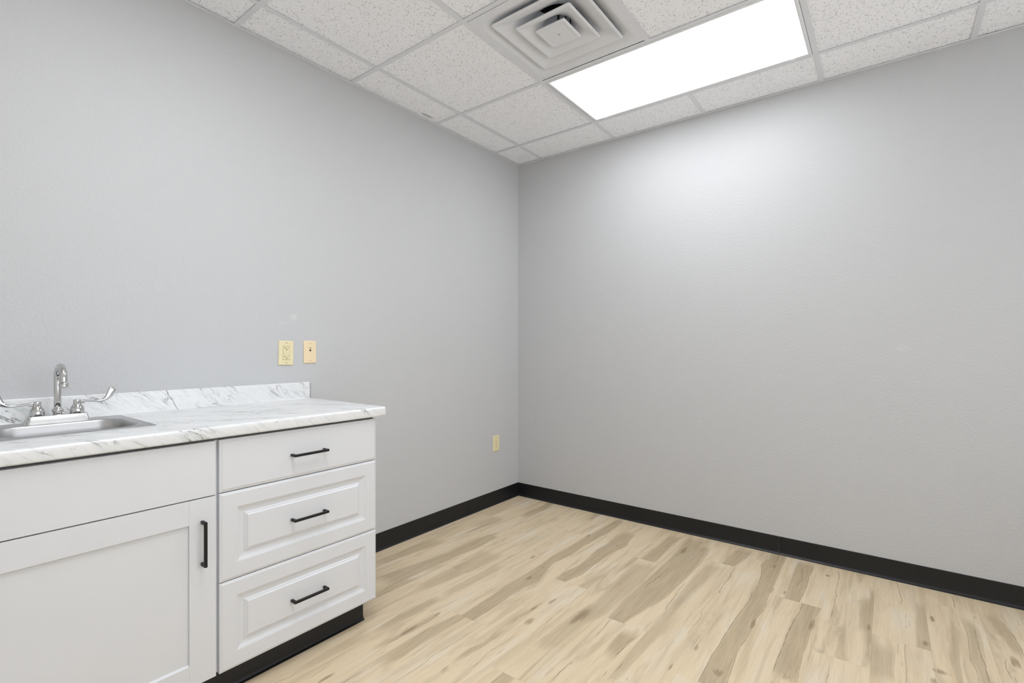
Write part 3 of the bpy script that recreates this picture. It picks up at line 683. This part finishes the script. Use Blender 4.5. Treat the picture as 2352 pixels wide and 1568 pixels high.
def cabinet(name, x0, x1, label, cat):
    r = empty(name, ((x0+x1)/2, DY, 0.0)); tag(r, label, cat)
    ox = (x0+x1)/2
    bm = bmesh.new()      # carcass: sides, back, bottom, toe board, face frame
    X0, X1 = x0-ox, x1-ox; y = lambda v: v-DY
    t_ = 0.016
    for a, c in ((X0, X0+t_), (X1-t_, X1)):
        box(bm, a, c, y(-0.565), y(YB), 0.103, ZT)
        box(bm, a+(0.0005 if a < 0 else -0.0165), c+(0.0005 if a < 0 else -0.0165), y(-0.533), y(YB), 0.001, 0.103)
    box(bm, X0+t_, X1-t_, y(YB-0.006), y(YB), 0.103, ZT)
    box(bm, X0+t_, X1-t_, y(-0.565), y(YB-0.006), 0.103, 0.119)
    box(bm, X0+t_, X1-t_, y(-0.533), y(-0.517), 0.001, 0.103)
    sw = 0.038
    for a, c in ((X0, X0+sw), (X1-sw, X1)): box(bm, a, c, y(FY), y(-0.565), 0.104, ZT, 0.0005, 1)
    for z0, z1 in ((0.104, 0.135), (0.845, ZT), (0.680, 0.712)) + (((0.385, 0.415),) if 'drawer' in name else ()):
        box(bm, X0+sw, X1-sw, y(FY)+0.0004, y(-0.565), z0, z1)
    link('body', bm, CAB, r)
    return r, ox
r, ox = cabinet('drawer_cabinet', -2.4640, -1.8375, 'white three-drawer base cabinet at the open end of the worktop', 'cabinet')
xa, xb = -2.4580-ox, -1.8345-ox
for z0, z1, pan, bev, lab in ((0.6985, 0.8735, None, 0.0055, 'flat drawer front with bevelled edge'), (0.4015, 0.6955, RAISED, 0.0042, None), (0.1020, 0.3985, RAISED, 0.0042, None)):
    d, cx, cz = slab('drawer', xa, xb, z0, z1, r, bev, pan)
    if lab: d['label'] = lab
    handle(d, (0.0, -0.0040 if z0 < 0.6 else -0.0035))
r, ox = cabinet('sink_cabinet', -3.0790, -2.4640, 'white single-door base cabinet under the sink', 'cabinet')
xa, xb = -3.0745-ox, -2.4688-ox
d, cx, cz = slab('false_front', xa, xb, 0.6975, 0.8735, r, 0.0015)
# shaker door: frame pieces and a recessed panel
bm = bmesh.new(); z0, z1 = 0.1040, 0.6940; st = 0.0775; cz = (z0+z1)/2; cx = (xa+xb)/2; hx = (xb-xa)/2; hz = (z1-z0)/2
box(bm, -hx, -hx+st, 0, 0.019, -hz, hz, 0.0009, 2)
box(bm, hx-st, hx, 0, 0.019, -hz, hz, 0.0009, 2)
box(bm, -hx+st, hx-st, 0.0001, 0.019, hz-st, hz, 0.0009, 2)
box(bm, -hx+st, hx-st, 0.0001, 0.019, -hz, -hz+0.0690, 0.0009, 2)
for k, zz in ((1, hz-st), (-1, -hz+0.0690)):      # sticking slope along the rails
    loft(bm, [[(-hx+st, 0.0008, zz), (-hx+st, 0.0075, zz-k*0.0045), (-hx+st, 0.0075, zz+k*0.001)], [(hx-st, 0.0008, zz), (hx-st, 0.0075, zz-k*0.0045), (hx-st, 0.0075, zz+k*0.001)]], cap0=True, cap1=True)
door = link('door', bm, CAB, r, loc=(cx, 0, cz))
bm = bmesh.new(); box(bm, -hx+st-0.004, hx-st+0.004, 0.0075, 0.0135, -hz+0.063, hz-st+0.004)
link('panel', bm, CAB, door)
handle(door, (-2.5100-(ox+cx), (0.4805+0.6235)/2-cz+0.0005), horiz=False, ln=0.143)

# toe kick: vinyl cove wrapping the corner of the recessed base
bm = bmesh.new()
TY, TX, RR = -0.5342, -1.8530, 0.006
path = [(-3.079, TY, 0, -1), (TX-RR, TY, 0, -1)]
for i in range(1, 8):
    a = math.radians(-90+90*i/8); path.append((TX-RR+RR*math.cos(a), TY+RR+RR*math.sin(a), math.cos(a), math.sin(a)))
path += [(TX, TY+RR, 1, 0), (TX, -0.016, 1, 0)]
tp = [(0.0, 0.1015), (0.0025, 0.1015), (0.0032, 0.100), (0.0034, 0.020), (0.0045, 0.011), (0.0080, 0.0052), (0.0140, 0.0026), (0.0160, 0.0020), (0.0162, 0.0), (0.0, 0.0)]
loft(bm, [[(x+nx*(d+(min(d, 0.0040)-d)*max(0, nx)), y+ny*(d+(min(d, 0.0040)-d)*max(0, nx)), z) for d, z in tp] for x, y, nx, ny in path], cap0=True, cap1=True)
# backing behind the vinyl on the return side
box(bm, TX-0.0005-0.0, TX, TY+RR, -0.016, 0.0, 0.1)
tk = link('toe_kick', bm, BLACK, None, angle=35)
tag(tk, 'black vinyl cove strip along the recessed foot of the white cabinets', 'toe kick')

# ------------------------------------------------------------------ worktop with rolled front edge and backsplash
XR, XL = -1.7975, -3.1000
ZC, YC = 0.9227, -0.6180
def arc(cy, cz, r, a0, a1, n):
    return [(cy+r*math.cos(math.radians(a0+(a1-a0)*i/n)), cz+r*math.sin(math.radians(a0+(a1-a0)*i/n))) for i in range(n+1)]
BT, BZ = 0.0190, 1.0050
prof = []
prof += [(-0.0006, BZ-0.001)]
prof += arc(-BT+0.005, BZ-0.005, 0.005, 100, 180, 5)
prof += [(p[0], p[1]) for p in arc(-BT-0.006, ZC+0.006, 0.006, 0, -90, 5)]
prof += arc(YC+0.009, ZC-0.009, 0.009, 90, 180, 7)
prof += arc(YC+0.006, ZC-0.0335, 0.006, 180, 270, 4)
prof += [(YC+0.030, ZC-0.0395), (YC+0.030, ZC-0.0225), (-0.0006, ZC-0.0225)]
bm = bmesh.new()
loft(bm, [[(x, y, z) for y, z in prof] for x in (XL, XR)], cap0=True, cap1=True)
# build-up strips under the deck, one only a dark stand-in for shade
wt = link('worktop', bm, MARBLE, None)
for p in wt.data.polygons: p.use_smooth = abs(p.normal.x) < 0.5
wt.data.set_sharp_from_angle(angle=math.radians(40))
tag(wt, 'white marble-look laminate worktop with backsplash, grey veined', 'countertop')
SX, SYc = -2.7720, -0.2500
SHX, SHY = 0.1930, 0.1905
cb = bmesh.new(); loft(cb, [rrect(SX, SYc, SHX-0.012, SHY-0.012, 0.03, z, 6) for z in (0.85, 1.0)], cap0=True, cap1=True)
cut = link('cutter', cb, MARBLE)
md = wt.modifiers.new('hole', 'BOOLEAN'); md.operation = 'DIFFERENCE'; md.object = cut; md.solver = 'EXACT'
bpy.context.view_layer.update()
ev = wt.evaluated_get(bpy.context.evaluated_depsgraph_get())
nm = bpy.data.meshes.new_from_object(ev); wt.modifiers.clear(); wt.data = nm
bpy.data.objects.remove(cut)
bm = bmesh.new()      # exposed dark end of the backsplash and worktop
loft(bm, [[(x, y, z) for y, z in [(-0.0008, BZ-0.003), (-BT+0.001, BZ-0.006), (-BT+0.001, ZC+0.001), (-0.0008, ZC+0.001)]] for x in (XR, XR+0.0030)], cap0=True, cap1=True)
ec = link('end_cap', bm, CORE, wt); ec['label'] = 'dark raw end of the backsplash'
bm = bmesh.new(); box(bm, XL+0.02, XR-0.0250, YC+0.031, YC+0.050, ZT+0.0002, ZC-0.0226)
box(bm, XR-0.020, XR-0.002, YC+0.031, -0.002, ZC-0.0395, ZC-0.0226)
link('build_up_and_shade_strip', bm, CORE, wt)
bm = bmesh.new(); box(bm, XL+0.02, XR-0.045, -0.5880, -0.5836, 0.8745, ZC-0.0226); link('build_up_and_shade_strip', bm, CORE, wt)  # dark strip added before the face frame, imitates shade under the worktop
bm = bmesh.new(); box(bm, -3.07, -1.846, -0.035, -0.006, ZT+0.0002, ZC-0.0226); link('build_up_and_shade_strip', bm, CORE, wt)

# ------------------------------------------------------------------ sink
r = empty('sink', (SX, SYc, ZC)); tag(r, 'square stainless steel drop-in bar sink set in the marble worktop', 'sink')
bm = bmesh.new()
LED = 0.060       # wide ledge at the back for the faucet
bx_, by_, bhx, bhy = 0.0, -0.024, 0.162, 0.134     # bowl centre and half sizes
rg = [rrect(0, 0, SHX, SHY, 0.020, 0.0003, 8), rrect(0, 0, SHX-0.0012, SHY-0.0012, 0.019, 0.0016, 8), rrect(0, 0, SHX-0.006, SHY-0.006, 0.017, 0.0032, 8), rrect(0, 0, SHX-0.011, SHY-0.011, 0.015, 0.0030, 8),
      rrect(0, 0, SHX-0.014, SHY-0.014, 0.014, 0.0012, 8), rrect(0, 0, SHX-0.018, SHY-0.018, 0.013, 0.0012, 8), rrect(0, 0, SHX-0.021, SHY-0.021, 0.012, 0.0024, 8),
      rrect(bx_, by_, bhx+0.004, bhy+0.004, 0.070, 0.0024, 8)]
loft(bm, rg)
link('rim', bm, STEEL, r, smooth=True)
bm = bmesh.new()
rg = [rrect(bx_, by_, bhx+0.004, bhy+0.004, 0.070, 0.0024, 8), rrect(bx_, by_, bhx+0.001, bhy+0.001, 0.068, 0.0012, 8), rrect(bx_, by_, bhx-0.0015, bhy-0.0015, 0.066, -0.003, 8), rrect(bx_, by_, bhx-0.004, bhy-0.004, 0.066, -0.03, 8),
      rrect(bx_, by_, bhx-0.009, bhy-0.009, 0.068, -0.12, 8), rrect(bx_, by_, bhx-0.014, bhy-0.014, 0.070, -0.138, 8), rrect(bx_, by_, bhx-0.028, bhy-0.028, 0.04, -0.150, 8), rrect(bx_, by_, 0.045, 0.045, 0.044, -0.1545, 8), rrect(bx_, by_, 0.041, 0.041, 0.0405, -0.1560, 8)]
loft(bm, rg)
o = link('basin', bm, STEEL, r, smooth=True)
bm = bmesh.new(); lathe(bm, (bx_, by_, -0.1580), [(.042, .0025), (.040, .0035), (.034, .0005), (.030, -.004), (.012, -.005), (.004, -.003)], 32)
link('drain', bm, CHROME, r, smooth=True)

# ------------------------------------------------------------------ faucet
FX, FYc, FZ = -2.7680, -0.1080, ZC+0.0026
r = empty('faucet', (FX, FYc, FZ)); tag(r, 'chrome gooseneck faucet with two wrist-blade levers behind the sink', 'faucet')
bm = bmesh.new()
rg = [rrect(0, 0, hx, hy, rr, z, 6) for hx, hy, rr, z in ((.0835, .0255, .012, 0), (.0830, .0250, .012, .002), (.0765, .0200, .010, .0235), (.0755, .0190, .010, .0252), (.0735, .0175, .009, .0260))]
loft(bm, rg, cap0=True, cap1=True)
link('base_plate', bm, SATIN, r, angle=35)
bm = bmesh.new()
lathe(bm, (0, 0, 0.024), [(.0115, 0), (.0120, .004), (.0118, .010), (.0150, .0125), (.0158, .0160), (.0150, .0195), (.0125, .0215), (.0105, .0240), (.0098, .0300)], 32)
link('collar', bm, CHROME, r, smooth=True)
bm = bmesh.new()
RB = 0.0425; zc = 1.0725-FZ
pts = [(0, 0, 0.040), (0, 0, 0.07), (0, 0, 0.10), (0, 0, zc-0.01)]
pts += [(0, -RB+RB*math.cos(math.radians(a)), zc+RB*math.sin(math.radians(a))) for a in range(0, 181, 10)]
pts += [(0, -2*RB, zc-0.006), (0, -2*RB, zc-0.012)]
tube(bm, pts, 0.0099, 28)
sp = link('spout', bm, CHROME, r, smooth=True)
bm = bmesh.new(); lathe(bm, (0, -2*RB, zc-0.028), [(.0095, 0.001), (.0122, 0), (.0126, .001), (.0126, .0150), (.0118, .0162), (.0098, .0166)], 32)
link('aerator', bm, CHROME, sp, angle=40)
for s in (-1, 1):
    bm = bmesh.new()
    lathe(bm, (s*0.0508, 0, 0.0255), [(.0195, 0), (.0198, .001), (.0200, .010), (.0190, .017), (.0165, .0235), (.0125, .0290), (.0108, .0325), (.0105, .0450), (.0098, .0470), (.0050, .0476)], 36)
    hb = link('handle', bm, CHROME, r, smooth=True)
    bm = bmesh.new()
    base = 0.0255+0.0405
    path = [(-.004, 0, .0022), (.012, 0, .0022), (.030, 0, -.0005), (.050, 0, -.0028), (.062, 0, -.0030), (.071, 0, -.0008), (.079, 0, .0038), (.0855, 0, .0102), (.0905, 0, .0180), (.0945, 0, .0265), (.0970, 0, .0345), (.0985, 0, .0400), (.0993, 0, .0432)]
    wid = [.0050, .0050, .0046, .0042, .0040, .0040, .0040, .0038, .0036, .0034, .0032, .0028, .001]
    thk = [.0042, .0040, .0034, .0033, .0037, .0050, .0070, .0092, .0108, .0116, .0114, .0095, .003]
    tube(bm, [(s*(0.0508+x), y, base+z) for x, y, z in path], 1.0, 20, True, list(zip(wid, thk)))
    link('lever_blade', bm, CHROME, hb, smooth=True)
    bm = bmesh.new(); box(bm, s*0.0508+min(0, s*0.020), s*0.0508+max(0, s*0.020), -0.005, 0.005, base-0.0075, base-0.002, 0.001, 1)
    link('lever_lug', bm, CHROME, hb)

# ------------------------------------------------------------------ wall plates
def plate(name, x, z, wx, hz, mat, label, cat, tilt=0.0):
    r = empty(name, (x, -0.0005, z)); tag(r, label, cat); r.rotation_euler = (0, math.radians(tilt), 0)
    bm = bmesh.new()
    def ring(d, y): return [(-wx/2+d, y, -hz/2+d), (wx/2-d, y, -hz/2+d), (wx/2-d, y, hz/2-d), (-wx/2+d, y, hz/2-d)]
    loft(bm, [ring(0.0005, 0), ring(0, -0.0015), ring(0.0012, -0.0042), ring(0.0035, -0.0056), ring(0.006, -0.0060)], cap0=True, cap1=True)
    link('face_plate', bm, mat, r)
    return r
def disc(parent, name, x, z, rad, mat, y=-0.0060, t=0.0008):
    bm = bmesh.new(); lathe(bm, (x, y-t, z), [(rad*0.85, 0), (rad, t*0.4), (rad, t+0.0003)], 16, 'Y')
    return link(name, bm, mat, parent, smooth=False)
def slots(parent, z, y=-0.0072, tee_=False):
    bm = bmesh.new(); box(bm, -0.0080, -0.0060, y-0.0003, y+0.0006, z-0.0038, z+0.0038)
    if tee_: box(bm, -0.0125, -0.0070, y-0.0003, y+0.0006, z-0.0010, z+0.0010)
    link('slot', bm, SLOT, parent)
    bm = bmesh.new(); box(bm, 0.0062, 0.0080, y-0.0003, y+0.0006, z-0.0034, z+0.0034); link('slot', bm, SLOT, parent)
    bm = bmesh.new(); loft(bm, [circ((0, y-0.0003, z-0.0095), 0.0027, 16, 'Y'), circ((0, y+0.0006, z-0.0095), 0.0027, 16, 'Y')], cap0=True, cap1=True)
    link('ground_hole', bm, SLOT, parent)
# GFCI outlet
r = plate('power_outlet', -1.9135, 1.1517, 0.0755, 0.1195, IVORY, 'ivory rectangular-faced power outlet on the wall, left of the phone jack', 'outlet', 1.2)
bm = bmesh.new(); box(bm, -0.0166, 0.0166, -0.0078, -0.0055, -0.0330, 0.0330, 0.001, 1)
rc = link('receptacle', bm, IVORY, r)
for z in (0.0250, -0.0175): slots(rc, z, -0.0078, True)
bm = bmesh.new(); box(bm, 0.0130, 0.0142, -0.0081, -0.0072, -0.0110, -0.0075); link('indicator', bm, SLOT, rc)
for z in (0.0042, -0.0042):
    bm = bmesh.new(); box(bm, -0.0072, 0.0072, -0.0090, -0.0076, z-0.0030, z+0.0030, 0.0005, 1); link('button', bm, IVORY, rc)
bm = bmesh.new()      # dark plate that paints the shade in the gap round the receptacle
box(bm, -0.0176, 0.0176, -0.0062, -0.0050, -0.0340, 0.0340); link('gap_shade', bm, SEAM, r)
for z in (0.0482, -0.0482): disc(r, 'screw', 0, z, 0.0030, SCREW)
# phone jack
r = plate('phone_jack', -1.7880, 1.1556, 0.0685, 0.1145, ALMOND, 'almond phone jack wall plate, right of the rectangular-faced outlet', 'phone jack', -0.3)
bm = bmesh.new()
loft(bm, [[(x, y, z) for x, z in ((-0.0052, 0.0130), (0.0052, 0.0130), (0.0052, 0.0085), (0.0020, 0.0050), (0.0020, 0.0018), (-0.0020, 0.0018), (-0.0020, 0.0050), (-0.0052, 0.0085))] for y in (-0.0064, -0.0055)], cap0=True, cap1=True)
box(bm, 0.0035, 0.0062, -0.0064, -0.0055, 0.0195, 0.0225)
link('socket', bm, SLOT, r)
bm = bmesh.new(); box(bm, -0.0058, 0.0058, -0.0068, -0.0058, 0.0185, 0.0232, 0.0003, 1); link('socket_door', bm, SCREW, r)
for z in (0.0430, -0.0430): disc(r, 'screw', 0, z, 0.0026, SCREW)
# duplex outlet near the corner
r = plate('power_outlet', -0.2825, 0.4570, 0.0735, 0.1185, IVORY, 'ivory duplex power outlet low on the wall near the corner', 'outlet', 0.6)
for z in (0.0197, -0.0197):
    bm = bmesh.new()
    pts = []
    for i in range(28):
        a = 2*math.pi*i/28; pts.append((0.0170*math.cos(a), max(-0.0137, min(0.0137, 0.0172*math.sin(a)))))
    loft(bm, [[(x*k, y, z+q*k) for x, q in pts] for k, y in ((1.0, -0.0058), (1.0, -0.0074), (0.95, -0.0080))], cap1=True)
    rc = link('receptacle', bm, IVORY, r)
    slots(rc, z+0.003, -0.0080)
disc(r, 'screw', 0, 0, 0.0030, SCREW)
